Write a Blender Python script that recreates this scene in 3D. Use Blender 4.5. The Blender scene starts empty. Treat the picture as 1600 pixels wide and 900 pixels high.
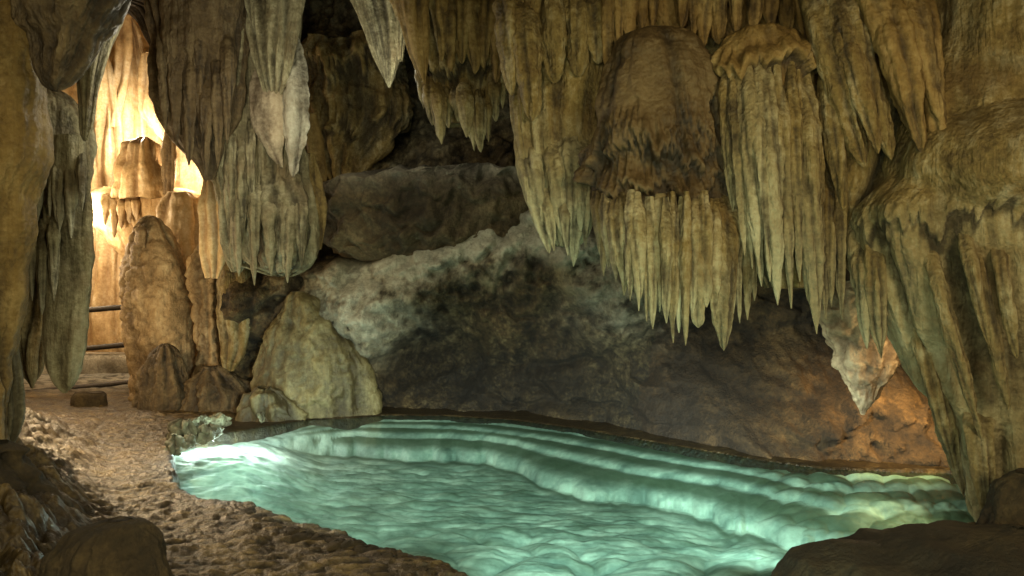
import bpy, math, random
import numpy as np
from mathutils import Vector

random.seed(4)
rng = np.random.RandomState(7)
scene = bpy.context.scene
COL = scene.collection

# ------------------------------------------------------------------ view
F = 1067.0          # focal length in units of a 1600 wide frame
CZ = 1.6            # eye height above the water


def wx(u, d): return (u - 800.0) / F * d
def wz(v, d): return CZ - (v - 450.0) / F * d
def gd(v, z=0.0): return (CZ - z) * F / (v - 450.0)


# ------------------------------------------------------------------ noise
_P = rng.permutation(256).astype(np.int32)
_P = np.concatenate([_P, _P, _P])
_G = rng.normal(size=(256, 3)).astype(np.float32)
_G /= np.linalg.norm(_G, axis=1)[:, None]


def perlin(p, seed=0):
    p = np.asarray(p, dtype=np.float32) + np.float32(seed * 17.31)
    i = np.floor(p).astype(np.int32)
    f = p - i
    i &= 255
    w = f * f * f * (f * (f * 6 - 15) + 10)
    out = 0
    for dx in (0, 1):
        wxx = w[:, 0] if dx else 1 - w[:, 0]
        a = _P[(i[:, 0] + dx) & 255]
        for dy in (0, 1):
            wyy = w[:, 1] if dy else 1 - w[:, 1]
            b = _P[a + ((i[:, 1] + dy) & 255)]
            for dz in (0, 1):
                wzz = w[:, 2] if dz else 1 - w[:, 2]
                g = _G[_P[b + ((i[:, 2] + dz) & 255)]]
                out = out + wxx * wyy * wzz * (g[:, 0] * (f[:, 0] - dx) + g[:, 1] * (f[:, 1] - dy) + g[:, 2] * (f[:, 2] - dz))
    return out * 1.5


def fbm(p, octv=4, seed=0, billow=False):
    p = np.asarray(p, dtype=np.float32)
    a, s, tot = 1.0, 0, 0.0
    for k in range(octv):
        n = perlin(p, seed + k * 3)
        s = s + a * (np.abs(n) if billow else n)
        tot += a
        p = p * 2.03
        a *= 0.5
    return s / tot


def voronoi2(x, y, seed=0):
    xi, yi = np.floor(x).astype(int), np.floor(y).astype(int)
    f1 = np.full(x.shape, 9.0); f2 = np.full(x.shape, 9.0); cid = np.zeros(x.shape)
    r = np.random.RandomState(seed)
    T = r.rand(128, 128, 3)
    for dx in (-1, 0, 1):
        for dy in (-1, 0, 1):
            c = T[(xi + dx) % 128, (yi + dy) % 128]
            dd = np.hypot(xi + dx + c[:, 0] - x, yi + dy + c[:, 1] - y)
            cid = np.where(dd < f1, c[:, 2], cid)
            f2 = np.minimum(f2, np.maximum(f1, dd))
            f1 = np.minimum(f1, dd)
    return f1, f2, cid


def smooth(a, b, x):
    t = np.clip((x - a) / (b - a), 0, 1)
    return t * t * (3 - 2 * t)


def pchip(x, y, q):
    x = np.asarray(x, float); y = np.asarray(y, float)
    if len(x) < 3:
        return np.interp(q, x, y)
    h = np.diff(x); s = np.diff(y) / h
    m = np.zeros_like(y); m[0], m[-1] = s[0], s[-1]
    for k in range(1, len(x) - 1):
        if s[k - 1] * s[k] > 0:
            w1, w2 = 2 * h[k] + h[k - 1], h[k] + 2 * h[k - 1]
            m[k] = (w1 + w2) / (w1 / s[k - 1] + w2 / s[k])
    k = np.clip(np.searchsorted(x, q) - 1, 0, len(x) - 2)
    t = np.clip((q - x[k]) / h[k], 0, 1)
    return ((2 * t**3 - 3 * t**2 + 1) * y[k] + (t**3 - 2 * t**2 + t) * h[k] * m[k]
            + (-2 * t**3 + 3 * t**2) * y[k + 1] + (t**3 - t**2) * h[k] * m[k + 1])


# ------------------------------------------------------------------ objects
def tag(o, label=None, cat=None, group=None, kind=None):
    if label: o['label'] = label
    if cat: o['category'] = cat
    if group: o['group'] = group
    if kind: o['kind'] = kind
    return o


def thing(name, label, cat, loc=(0, 0, 0), group=None):
    o = bpy.data.objects.new(name, None)
    o.empty_display_size = 0.1
    COL.objects.link(o)
    o.location = loc
    return tag(o, label, cat, group)


def build(name, verts, faces, mat, parent=None, attrs=None, origin=None):
    """faces: int array (N,4) or list"""
    verts = np.asarray(verts, dtype=np.float32)
    if parent is not None:
        org = np.array(parent.location, dtype=np.float32)
        if parent.parent is not None:
            org = org + np.array(parent.parent.location, dtype=np.float32)
        verts = verts - org
    elif origin is not None:
        verts = verts - np.asarray(origin, dtype=np.float32)
    me = bpy.data.meshes.new(name)
    faces = np.asarray(faces, dtype=np.int32)
    n, k = faces.shape
    me.vertices.add(len(verts)); me.vertices.foreach_set('co', verts.ravel())
    me.loops.add(n * k); me.loops.foreach_set('vertex_index', faces.ravel())
    me.polygons.add(n)
    me.polygons.foreach_set('loop_start', np.arange(0, n * k, k, dtype=np.int32))
    me.polygons.foreach_set('loop_total', np.full(n, k, dtype=np.int32))
    me.polygons.foreach_set('use_smooth', np.ones(n, dtype=bool))
    for an, av in (attrs or {}).items():
        a = me.attributes.new(an, 'FLOAT', 'POINT')
        a.data.foreach_set('value', np.asarray(av, dtype=np.float32).ravel())
    me.update(calc_edges=True); me.validate()
    me.materials.append(mat)
    o = bpy.data.objects.new(name, me)
    COL.objects.link(o)
    if parent is not None: o.parent = parent
    elif origin is not None: o.location = origin
    return o


def grid_faces(nr, nc, wrap=False):
    r = np.arange(nr - 1)[:, None]; c = np.arange(nc if wrap else nc - 1)[None, :]
    c2 = (c + 1) % nc
    return np.stack([r * nc + c, r * nc + c2, (r + 1) * nc + c2, (r + 1) * nc + c], -1).reshape(-1, 4)


def ceil_z(x, y):
    return np.maximum(3.3, 2.35 + 0.44 * np.asarray(y, float))


_SEED = [10]


def form(name, rows, d, mat, parent=None, ratio=0.8, fl=(5.0, 0.05), fl2=(13.0, 0.014), rough=(3.0, 0.03, 4),
         fz=0.35, ry_max=None, to_ceiling=False, lumps=None, q=2.4, origin=None, pale=0.0, cavlow=0.0, shelf=None, twist=0.0, flz=None, bulges=(), em=None, rims=()):
    """A closed rock form whose outline follows rows (v, left, right[, depth]) and whose
    section is an ellipse, roughened by flutes that run down it and by noise."""
    _SEED[0] += 1
    sd = _SEED[0]
    rows = sorted(rows, key=lambda r: r[0])
    V = np.array([r[0] for r in rows], float)
    D = np.array([r[3] if len(r) > 3 else d for r in rows], float)
    Z = wz(V, D); XL = wx(np.array([r[1] for r in rows], float), D); XR = wx(np.array([r[2] for r in rows], float), D)
    if em:
        tv = (V - V[0]) / (V[-1] - V[0])
        D = D + em[0] * np.maximum(0, 1 - tv / 0.45) ** 1.5 + em[1] * np.maximum(0, 1 - (1 - tv) / 0.4) ** 1.5
        Z = wz(V, D); XL = wx(np.array([r[1] for r in rows], float), D); XR = wx(np.array([r[2] for r in rows], float), D)
    if to_ceiling:
        zc = float(ceil_z(0, D[0])) + 0.25
        if zc > Z[0] + 0.05:
            g = 0.16 * (zc - Z[0])
            Z = np.insert(Z, 0, zc); XL = np.insert(XL, 0, XL[0] - g); XR = np.insert(XR, 0, XR[0] + g); D = np.insert(D, 0, D[0])
    T = -Z
    pxh = (Z[0] - Z[-1]) / d * F
    nv = int(max(16, pxh / q))
    t = np.linspace(0, 1, nv)
    # denser toward both ends, where outlines round off
    t = 0.75 * t + 0.25 * (0.5 - 0.5 * np.cos(np.pi * t))
    tq = T[0] + t * (T[-1] - T[0])
    xl, xr, dd = pchip(T, XL, tq), pchip(T, XR, tq), np.interp(tq, T, D)
    z = -tq
    cx, rx = (xl + xr) / 2, np.maximum((xr - xl) / 2, 0.003)
    ry = rx * ratio
    if ry_max: ry = ry_max * np.tanh(ry / ry_max)
    R = float(np.max(rx))
    wpx = 2 * R / d * F
    nt = int(np.clip(wpx * 2.4 / q, 20, 900))
    th = np.linspace(0, 2 * np.pi, nt, endpoint=False)
    Th, Zg = np.meshgrid(th, z)
    RX, RY, CX, DD = rx[:, None], ry[:, None], cx[:, None], dd[:, None]
    c, s = np.cos(Th), np.sin(Th)
    ox, oy = RX * c, RY * s
    # noise domain keeps the widest section so that flutes run down as lines
    Rd = 0.55 * R + 0.45 * RX
    Ryd = Rd * (ratio if not ry_max else min(ratio, ry_max / R * 1.2))
    px, py = Rd * c + twist * Zg, Ryd * s
    # slow wander of the flutes
    wob = perlin(np.stack([px * 1.3, py * 1.3, Zg * 1.1], -1).reshape(-1, 3), sd).reshape(Th.shape) * 0.06
    pf = np.stack([(px + wob) * fl[0], (py + wob) * fl[0], Zg * fz * 1.0], -1).reshape(-1, 3)
    n1 = np.abs(perlin(pf, sd + 1)).reshape(Th.shape)
    pf2 = np.stack([(px + wob) * fl2[0], (py + wob) * fl2[0], Zg * fz * 2.2], -1).reshape(-1, 3)
    n2 = np.abs(perlin(pf2, sd + 2)).reshape(Th.shape)
    P3 = np.stack([CX + ox, DD + oy, Zg], -1).reshape(-1, 3)
    nr = fbm(P3 * rough[0], rough[2], sd + 3).reshape(Th.shape)
    disp = fl[1] * (np.minimum(n1 * 2.2, 1.0) - 0.55) * 1.3 + fl2[1] * (np.minimum(n2 * 2.2, 1) - 0.55) + rough[1] * nr
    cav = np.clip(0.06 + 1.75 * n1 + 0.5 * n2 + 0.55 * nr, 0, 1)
    if lumps:
        fr, am = lumps
        nl = fbm(P3 * fr, 2, sd + 9, billow=True).reshape(Th.shape)
        disp = disp + am * (np.minimum(nl * 2.4, 1) - 0.5)
        cav = np.clip(cav * (0.35 + 1.5 * nl), 0, 1)
    if shelf:
        # horizontal rings of growth
        fr, am = shelf
        ring = perlin(np.stack([px * 0.8, py * 0.8, Zg * fr], -1).reshape(-1, 3), sd + 12).reshape(Th.shape)
        disp = disp + am * ring
    if flz:
        fm = np.interp(Zg, flz[0], flz[1])
        disp = rough[1] * nr + fm * (disp - rough[1] * nr)
        cav = 0.62 + (cav - 0.62) * (0.35 + 0.65 * fm)
    for rv, ram, jag, rh in rims:
        # an overhanging rim whose lower edge drips unevenly
        PV = 450 - (Zg - CZ) / DD * F
        j1 = perlin(np.stack([px * 7, py * 7, Zg * 0 + rv], -1).reshape(-1, 3), sd + 21).reshape(Th.shape)
        j2 = np.abs(perlin(np.stack([px * 19, py * 19, Zg * 0 + rv], -1).reshape(-1, 3), sd + 22)).reshape(Th.shape)
        j3 = perlin(np.stack([px * 2.2, py * 2.2, Zg * 0 + rv], -1).reshape(-1, 3), sd + 23).reshape(Th.shape)
        edge = rv + jag * (0.9 * j1 + 1.5 * (j2 - 0.25) + 0.8 * j3)
        up_ = smooth(edge - rh, edge - 4, PV)
        disp = disp + ram * (0.55 + 0.9 * np.clip(j1 + 0.5, 0, 1)) * up_ * (1 - smooth(edge - 3, edge + 7, PV))
        cav = np.clip(cav - 0.75 * smooth(edge - 4, edge + 4, PV) * (1 - smooth(edge + 6, edge + 30, PV)) + 0.15 * up_ * (PV < edge), 0, 1)
    for bu, bv, bru, brv, am in bulges:
        PX = (CX + ox) / DD * F + 800; PV = 450 - (Zg - CZ) / DD * F
        disp = disp + am * np.maximum(0, 1 - ((PX - bu) / bru) ** 2 - ((PV - bv) / brv) ** 2) ** 1.25 * (s < 0.2)
    k = np.minimum(1.0, RX / (0.55 * R + 1e-6)) ** 0.8
    disp = disp * np.clip(k, 0.12, 1)
    nx, ny = c, s / max(ratio, 0.3)
    ln = np.hypot(nx, ny)
    X = CX + ox + disp * nx / ln
    Y = DD + oy + disp * ny / ln
    Zr = Zg + 0.4 * rough[1] * perlin(P3 * rough[0] * 1.7, sd + 5).reshape(Th.shape) * k
    verts = np.stack([X, Y, Zr], -1).reshape(-1, 3)
    top = [[cx[0], dd[0], z[0] + 0.3 * min(rx[0], 0.02)]]; bot = [[cx[-1], dd[-1], z[-1] - 0.3 * min(rx[-1], 0.02)]]
    verts = np.concatenate([verts, top, bot])
    f = grid_faces(nv, nt, wrap=True)[:, ::-1]
    n0 = nv * nt
    j = np.arange(nt)
    ft = np.stack([np.full(nt, n0), j, (j + 1) % nt, (j + 1) % nt], -1)
    fb = np.stack([np.full(nt, n0 + 1), (nv - 1) * nt + (j + 1) % nt, (nv - 1) * nt + j, (nv - 1) * nt + j], -1)
    # end caps as quads made of two fan cells each
    if nt % 2: pass
    faces = f
    cav = np.concatenate([cav.ravel(), [0.5, 0.5]])
    if cavlow: cav = np.clip(cav - cavlow, 0, 1)
    pl = np.full(len(verts), float(pale)) if np.isscalar(pale) else np.interp(verts[:, 2], pale[0], pale[1])
    me_faces = np.concatenate([faces, cap(n0, nt, 0, False), cap(n0 + 1, nt, (nv - 1) * nt, True)])
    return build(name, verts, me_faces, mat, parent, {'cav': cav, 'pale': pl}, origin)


def cap(center, nt, base, flip):
    j = np.arange(0, nt - 1, 2)
    q = np.stack([np.full(len(j), center), base + j, base + j + 1, base + (j + 2) % nt], -1)
    if nt % 2:
        pass
    return q if flip else q[:, ::-1]


def tooth(parent, u, vt, v0, w, d, mat, du=0, name='stalactite', pale=0.0, blunt=0.0, emerge=3.2, **kw):
    """a tapering stalactite from v0 down to its tip at (u, vt)"""
    rows = []
    h = vt - v0
    R = w / F * d / 2
    rr = random.Random(int(u * 37 + vt * 11 + v0))
    lean, ph, bulk = rr.uniform(-.05, .05), rr.uniform(0, 6), rr.uniform(.02, .10)
    pw = rr.uniform(2.2, 4.6)
    if name in ('stalactite', 'rib', 'fold'): w = w * 1.42
    for t in (0, .08, .16, .26, .36, .47, .58, .68, .78, .86, .93, .97, 1.0):
        ww = w * (1 - 0.30 * t) * (1 - t ** (5 if blunt else pw)) ** (0.55 if blunt else 0.72)
        ww *= 1 + bulk * math.sin(t * 11 + ph) * (1 - t)
        ww *= 0.45 + 0.55 * min(1, t / 0.22)
        uc = u + du * (1 - t) + lean * w * math.sin(t * 5 + ph)
        dd = d + emerge * R * max(0, 1 - t / 0.42) ** 1.6
        rows.append((v0 + h * t, uc - max(ww, 1.2) / 2, uc + max(ww, 1.2) / 2, dd))
    if name == 'stalactite' and not isinstance(pale, tuple):
        pale = ([wz(vt, d), wz(v0 + 0.35 * h, d)], [pale + 0.34, pale * 0.5])
    k = dict(ratio=0.9, fl=(min(0.55 / R, 16), 0.34 * R), fl2=(min(1.6 / R, 40), 0.12 * R), rough=(7.0, 0.34 * R, 4), fz=0.6, pale=pale, q=2.0, shelf=(11, 0.14 * R))
    k.update(kw)
    return form(name, rows, d, mat, parent, **k)


# ------------------------------------------------------------------ materials
def N(nt, t, **kw):
    n = nt.nodes.new(t)
    for k, v in kw.items():
        if k in n.inputs: n.inputs[k].default_value = v
        else: setattr(n, k, v)
    return n


def ramp(nt, fac, stops):
    r = nt.nodes.new('ShaderNodeValToRGB')
    e = r.color_ramp.elements
    while len(e) < len(stops): e.new(0.5)
    for el, (p, c) in zip(e, stops):
        el.position = p; el.color = (*c, 1)
    nt.links.new(fac, r.inputs[0])
    return r.outputs[0]


def mapped(nt, pos, scale):
    m = nt.nodes.new('ShaderNodeMapping')
    m.inputs['Scale'].default_value = scale
    nt.links.new(pos, m.inputs['Vector'])
    return m.outputs[0]


def noise(nt, vec, scale, detail=4, rough=0.55, dist=0.0):
    n = N(nt, 'ShaderNodeTexNoise', Scale=scale, Detail=detail, Roughness=rough, Distortion=dist)
    nt.links.new(vec, n.inputs['Vector'])
    return n.outputs['Fac']


def mixc(nt, fac, a, b, mode='MIX'):
    m = nt.nodes.new('ShaderNodeMix'); m.data_type = 'RGBA'; m.blend_type = mode; m.clamp_factor = True
    for s, v in ((m.inputs[0], fac), (m.inputs[6], a), (m.inputs[7], b)):
        if hasattr(v, 'links') or hasattr(v, 'is_linked'): nt.links.new(v, s)
        elif isinstance(v, (int, float)): s.default_value = v
        else: s.default_value = (*v, 1)
    return m.outputs[2]


def mth(nt, op, a, b=None, clamp=False):
    m = nt.nodes.new('ShaderNodeMath'); m.operation = op; m.use_clamp = clamp
    for s, v in ((m.inputs[0], a), (m.inputs[1], b)):
        if v is None: continue
        if isinstance(v, (int, float)): s.default_value = v
        else: nt.links.new(v, s)
    return m.outputs[0]


def stone(name, dark, mid, light, dirt_shade, streak=(6, 6, 0.55), blotch=1.1, bump=0.35, rough=(0.36, 0.8), dirt_shade_amt=0.85,
          pale_col=(0.6, 0.58, 0.5), fine=1.0, moss=None, fold=0.9):
    m = bpy.data.materials.new(name); m.use_nodes = True
    nt = m.node_tree; nt.nodes.clear()
    out = nt.nodes.new('ShaderNodeOutputMaterial'); b = nt.nodes.new('ShaderNodeBsdfPrincipled')
    nt.links.new(b.outputs[0], out.inputs[0])
    pos = nt.nodes.new('ShaderNodeNewGeometry').outputs['Position']
    st = noise(nt, mapped(nt, pos, streak), 1.0, 6, 0.62, 0.4)
    bl = noise(nt, pos, blotch, 5, 0.6, 0.6)
    fi = noise(nt, pos, 22 * fine, 6, 0.7)
    f = mth(nt, 'ADD', mth(nt, 'MULTIPLY', st, 0.6), mth(nt, 'MULTIPLY', bl, 0.4))
    f = mth(nt, 'ADD', f, mth(nt, 'MULTIPLY', mth(nt, 'SUBTRACT', fi, 0.5), 0.40))
    me_ = noise(nt, pos, 6.5, 5, 0.65, 0.3)
    f = mth(nt, 'ADD', f, mth(nt, 'MULTIPLY', mth(nt, 'SUBTRACT', me_, 0.5), 0.30))
    col = ramp(nt, f, [(0.33, dark), (0.5, mid), (0.66, light)])
    pa = N(nt, 'ShaderNodeAttribute', attribute_name='pale')
    pn = mth(nt, 'MULTIPLY', pa.outputs['Fac'], mth(nt, 'MULTIPLY', mth(nt, 'ADD', fi, st), 1.0), True)
    col = mixc(nt, pn, col, pale_col)
    if moss:
        mo = mth(nt, 'MULTIPLY', mth(nt, 'SUBTRACT', noise(nt, pos, 2.3, 5, 0.65), 0.52), 6, True)
        col = mixc(nt, mth(nt, 'MULTIPLY', mo, 0.6), col, moss)
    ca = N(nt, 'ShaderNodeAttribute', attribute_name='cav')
    # groove mud, with crevice and hollow shade put into the colour
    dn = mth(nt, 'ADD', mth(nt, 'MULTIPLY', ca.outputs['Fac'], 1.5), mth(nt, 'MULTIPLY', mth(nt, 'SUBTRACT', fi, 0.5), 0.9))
    dm = mth(nt, 'MULTIPLY', mth(nt, 'SUBTRACT', 1.0, dn, True), dirt_shade_amt)
    col = mixc(nt, dm, col, dirt_shade)
    nt.links.new(col, b.inputs['Base Color'])
    rr = nt.nodes.new('ShaderNodeMapRange')
    rr.inputs['To Min'].default_value, rr.inputs['To Max'].default_value = rough
    nt.links.new(bl, rr.inputs['Value']); nt.links.new(rr.outputs[0], b.inputs['Roughness'])
    b.inputs['Specular IOR Level'].default_value = 0.45
    vo = N(nt, 'ShaderNodeTexVoronoi', Scale=38.0 * fine); nt.links.new(pos, vo.inputs['Vector'])
    n2 = noise(nt, mapped(nt, pos, (1, 1, 0.45)), 30 * fine, 8, 0.68)
    n3 = noise(nt, pos, 90 * fine, 6, 0.75)
    h = mth(nt, 'ADD', mth(nt, 'MULTIPLY', n2, 1.2), mth(nt, 'MULTIPLY', vo.outputs['Distance'], 0.35))
    h = mth(nt, 'ADD', h, mth(nt, 'MULTIPLY', n3, 0.4))
    fs = noise(nt, mapped(nt, pos, (streak[0] * 3.6, streak[1] * 3.6, streak[2] * 2.2)), 1.0, 4, 0.6, 0.3)
    h = mth(nt, 'ADD', h, mth(nt, 'MULTIPLY', st, 1.2))
    h = mth(nt, 'ADD', h, mth(nt, 'MULTIPLY', fs, fold))
    bp = N(nt, 'ShaderNodeBump', Strength=bump, Distance=0.05); nt.links.new(h, bp.inputs['Height'])
    nt.links.new(bp.outputs[0], b.inputs['Normal'])
    return m


M = {}
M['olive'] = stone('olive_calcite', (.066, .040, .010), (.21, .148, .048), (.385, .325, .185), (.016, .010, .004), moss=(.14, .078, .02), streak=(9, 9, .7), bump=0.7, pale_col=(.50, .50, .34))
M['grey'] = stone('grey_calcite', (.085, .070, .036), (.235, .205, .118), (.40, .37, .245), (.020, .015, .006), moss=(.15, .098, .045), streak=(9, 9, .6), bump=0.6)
M['white'] = stone('white_calcite', (.27, .26, .21), (.45, .44, .37), (.62, .62, .55), (.06, .05, .035), dirt_shade_amt=0.7)
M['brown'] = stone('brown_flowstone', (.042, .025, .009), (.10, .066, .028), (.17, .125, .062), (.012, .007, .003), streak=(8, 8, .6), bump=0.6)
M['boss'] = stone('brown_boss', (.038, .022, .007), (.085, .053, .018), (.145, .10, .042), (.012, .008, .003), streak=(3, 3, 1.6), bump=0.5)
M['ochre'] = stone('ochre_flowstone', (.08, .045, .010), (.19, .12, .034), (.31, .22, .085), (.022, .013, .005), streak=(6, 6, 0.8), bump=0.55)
M['cream'] = stone('cream_calcite', (.36, .215, .085), (.56, .39, .19), (.73, .59, .38), (.19, .095, .035), dirt_shade_amt=0.7, streak=(5, 5, .5))
M['wall'] = stone('cave_wall_rock', (.013, .007, .0025), (.068, .043, .015), (.20, .15, .068), (.006, .004, .0018), streak=(3.4, 3.4, 1.2), blotch=1.3, dirt_shade_amt=0.97, rough=(0.75, 0.97),
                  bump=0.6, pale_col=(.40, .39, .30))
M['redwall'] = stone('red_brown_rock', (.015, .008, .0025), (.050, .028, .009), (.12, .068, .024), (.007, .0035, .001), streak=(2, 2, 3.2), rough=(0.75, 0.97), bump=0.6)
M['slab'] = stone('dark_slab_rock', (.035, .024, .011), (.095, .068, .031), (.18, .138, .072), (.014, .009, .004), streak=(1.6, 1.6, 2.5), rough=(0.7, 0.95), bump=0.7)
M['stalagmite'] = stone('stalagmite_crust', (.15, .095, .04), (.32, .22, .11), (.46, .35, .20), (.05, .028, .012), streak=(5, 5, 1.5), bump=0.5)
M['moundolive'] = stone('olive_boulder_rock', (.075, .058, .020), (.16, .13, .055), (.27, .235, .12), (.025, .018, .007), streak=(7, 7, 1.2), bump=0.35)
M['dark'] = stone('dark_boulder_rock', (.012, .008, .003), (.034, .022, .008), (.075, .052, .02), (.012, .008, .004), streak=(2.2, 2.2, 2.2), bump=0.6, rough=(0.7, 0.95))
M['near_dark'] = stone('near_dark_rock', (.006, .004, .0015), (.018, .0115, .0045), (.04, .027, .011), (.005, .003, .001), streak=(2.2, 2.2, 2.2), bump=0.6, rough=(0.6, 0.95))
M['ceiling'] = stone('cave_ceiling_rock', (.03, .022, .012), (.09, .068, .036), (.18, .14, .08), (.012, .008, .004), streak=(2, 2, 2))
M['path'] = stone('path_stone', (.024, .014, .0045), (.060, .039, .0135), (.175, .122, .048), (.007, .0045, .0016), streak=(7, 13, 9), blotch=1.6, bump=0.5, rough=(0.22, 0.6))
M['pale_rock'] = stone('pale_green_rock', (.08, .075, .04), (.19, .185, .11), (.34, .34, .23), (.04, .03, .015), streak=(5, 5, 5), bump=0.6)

# the pool bed: white calcite, with the shade of the treads put into the colour
m = bpy.data.materials.new('pool_bed_calcite'); m.use_nodes = True; nt = m.node_tree
b = nt.nodes['Principled BSDF']
pos = nt.nodes.new('ShaderNodeNewGeometry').outputs['Position']
a1 = N(nt, 'ShaderNodeAttribute', attribute_name='pale').outputs['Fac']
a2 = N(nt, 'ShaderNodeAttribute', attribute_name='cav').outputs['Fac']
n1 = noise(nt, mapped(nt, pos, (1, 1.7, 1)), 2.6, 3, 0.5, 0.6); n2 = noise(nt, pos, 22, 4, 0.5)
f = mth(nt, 'ADD', mth(nt, 'MULTIPLY', n1, 0.8), mth(nt, 'MULTIPLY', n2, 0.2))
c = ramp(nt, f, [(0.34, (.22, .27, .24)), (0.50, (.44, .49, .43)), (0.64, (.76, .78, .69))])
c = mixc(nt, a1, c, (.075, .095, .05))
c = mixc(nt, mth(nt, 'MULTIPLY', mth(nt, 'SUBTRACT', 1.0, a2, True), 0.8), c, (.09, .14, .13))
nt.links.new(c, b.inputs['Base Color']); b.inputs['Roughness'].default_value = 0.6
bp = N(nt, 'ShaderNodeBump', Strength=0.18, Distance=0.04)
nt.links.new(mth(nt, 'ADD', n2, mth(nt, 'MULTIPLY', n1, 2)), bp.inputs['Height']); nt.links.new(bp.outputs[0], b.inputs['Normal'])
M['bed'] = m

# water: a clear tinted surface with a Fresnel reflection
m = bpy.data.materials.new('clear_pool_water'); m.use_nodes = True; nt = m.node_tree; nt.nodes.clear()
out = nt.nodes.new('ShaderNodeOutputMaterial')
tr = N(nt, 'ShaderNodeBsdfTransparent'); tr.inputs[0].default_value = (.73, .95, .91, 1)
gl = N(nt, 'ShaderNodeBsdfGlossy'); gl.inputs['Roughness'].default_value = 0.06
fr = N(nt, 'ShaderNodeFresnel', IOR=1.33)
pos = nt.nodes.new('ShaderNodeNewGeometry').outputs['Position']
bp = N(nt, 'ShaderNodeBump', Strength=0.12, Distance=0.02)
nt.links.new(noise(nt, mapped(nt, pos, (5, 9, 5)), 1.0, 3, 0.5, 0.8), bp.inputs['Height'])
nt.links.new(bp.outputs[0], gl.inputs['Normal']); nt.links.new(bp.outputs[0], fr.inputs['Normal'])
mx = nt.nodes.new('ShaderNodeMixShader')
nt.links.new(mth(nt, 'MULTIPLY', fr.outputs[0], 0.7), mx.inputs[0]); nt.links.new(tr.outputs[0], mx.inputs[1]); nt.links.new(gl.outputs[0], mx.inputs[2])
nt.links.new(mx.outputs[0], out.inputs[0])
M['water'] = m

m = bpy.data.materials.new('rusty_dark_steel'); m.use_nodes = True; nt = m.node_tree
b = nt.nodes['Principled BSDF']; pos = nt.nodes.new('ShaderNodeNewGeometry').outputs['Position']
c = ramp(nt, noise(nt, pos, 30, 5, 0.6), [(0.35, (.014, .011, .009)), (0.6, (.035, .024, .015)), (0.75, (.07, .038, .018))])
nt.links.new(c, b.inputs['Base Color']); b.inputs['Roughness'].default_value = 0.5; b.inputs['Metallic'].default_value = 0.4
M['steel'] = m

# ------------------------------------------------------------------ pool outline on the water plane
near_px = [(258, 686), (262, 700), (266, 735), (268, 773), (300, 783), (350, 795), (395, 802), (450, 823), (520, 843), (560, 856), (640, 880),
           (700, 905), (740, 935), (850, 980), (1000, 1010), (1150, 1000), (1235, 940), (1250, 893), (1300, 868), (1400, 850), (1525, 826), (1560, 790), (1540, 752)]
far_px = [(1480, 739), (1400, 737), (1300, 734), (1200, 721), (1100, 704), (1000, 687), (900, 669), (800, 656), (700, 650), (600, 649), (555, 653),
          (480, 656), (430, 664), (370, 674), (320, 680)]
poly = np.array([(wx(u, gd(v)), gd(v)) for u, v in near_px + far_px])


def sdf(x, y, pl):
    p = np.stack([x, y], -1)
    dmin = np.full(len(x), 1e9); inside = np.zeros(len(x), bool)
    for i in range(len(pl)):
        a, b_ = pl[i], pl[(i + 1) % len(pl)]
        ab = b_ - a
        t = np.clip(((p - a) @ ab) / (ab @ ab), 0, 1)
        dmin = np.minimum(dmin, np.hypot(*(p - a - t[:, None] * ab).T))
        cond = (a[1] > y) != (b_[1] > y)
        with np.errstate(divide='ignore', invalid='ignore'):
            xi = a[0] + (y - a[1]) / (b_[1] - a[1] + 1e-12) * ab[0]
        inside ^= cond & (x < xi)
    return np.where(inside, dmin, -dmin)      # positive inside


# ------------------------------------------------------------------ floor (path) and pool bed
def persp_grid(d0, d1, nr, nc, k0, k1):
    dd = np.geomspace(d0, d1, nr); k = np.linspace(k0, k1, nc)
    K, Dg = np.meshgrid(k, dd)
    return (K * Dg).ravel(), Dg.ravel(), K.ravel()


x, y, k = persp_grid(1.4, 15.5, 560, 900, -1.15, 1.25)
s = sdf(x, y, poly)
edge_n = fbm(np.stack([x * 4, y * 4, x * 0], -1), 3, 3)
s = s + 0.10 * edge_n * smooth(7.0, 5.0, y) + 0.02 * edge_n
# cobble-like crust of the path
wv = fbm(np.stack([x * 2, y * 2, x * 0 + 5], -1), 2, 8) * 0.5
f1, f2, cid = voronoi2(x * 4.8 + 1.6 * wv, y * 13.0 + 1.6 * wv, 3)
g1, g2, cid2 = voronoi2(x * 10 + wv, y * 25 + wv, 5)
crack = smooth(0.02, 0.45, f2 - f1) * smooth(-.1, .35, cid + 0.25 * wv); crack2 = smooth(0.02, 0.45, g2 - g1)
ridge = fbm(np.stack([x * 2.8 + 0.8 * y + wv, y * 12.0 + wv, x * 0], -1), 5, 17, billow=True)
stonez = 0.014 * crack * (0.2 + cid) + 0.007 * crack2 * (0.3 + cid2) + (0.050 + 0.05 * smooth(0.10, -0.25, np.clip(perlin(np.stack([x * 0.9, y * 0.9, x * 0], -1), 91), -1, 1))) * (0.3 - ridge)
far_shore = smooth(8.3, 8.6, y + 0.12 * x) * smooth(-3.9, -3.2, x)
far_shore = np.maximum(far_shore, (x > -0.6) * smooth(5.6, 6.2, y + 0.55 * (3 - x) * 0))
far_shore = np.maximum(far_shore, smooth(6.9, 7.3, y) * smooth(-3.55, -3.25, x) * (y < 9.2))
stonez = stonez * (1 - far_shore)
z = 0.045 + stonez * smooth(11.5, 8, y) + 0.035 * fbm(np.stack([x * 1.3, y * 1.3, x * 0], -1), 4, 1) + 0.016 * fbm(np.stack([x * 12, y * 16, x * 0], -1), 4, 2)
z = z * (1 - 0.75 * far_shore)
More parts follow.
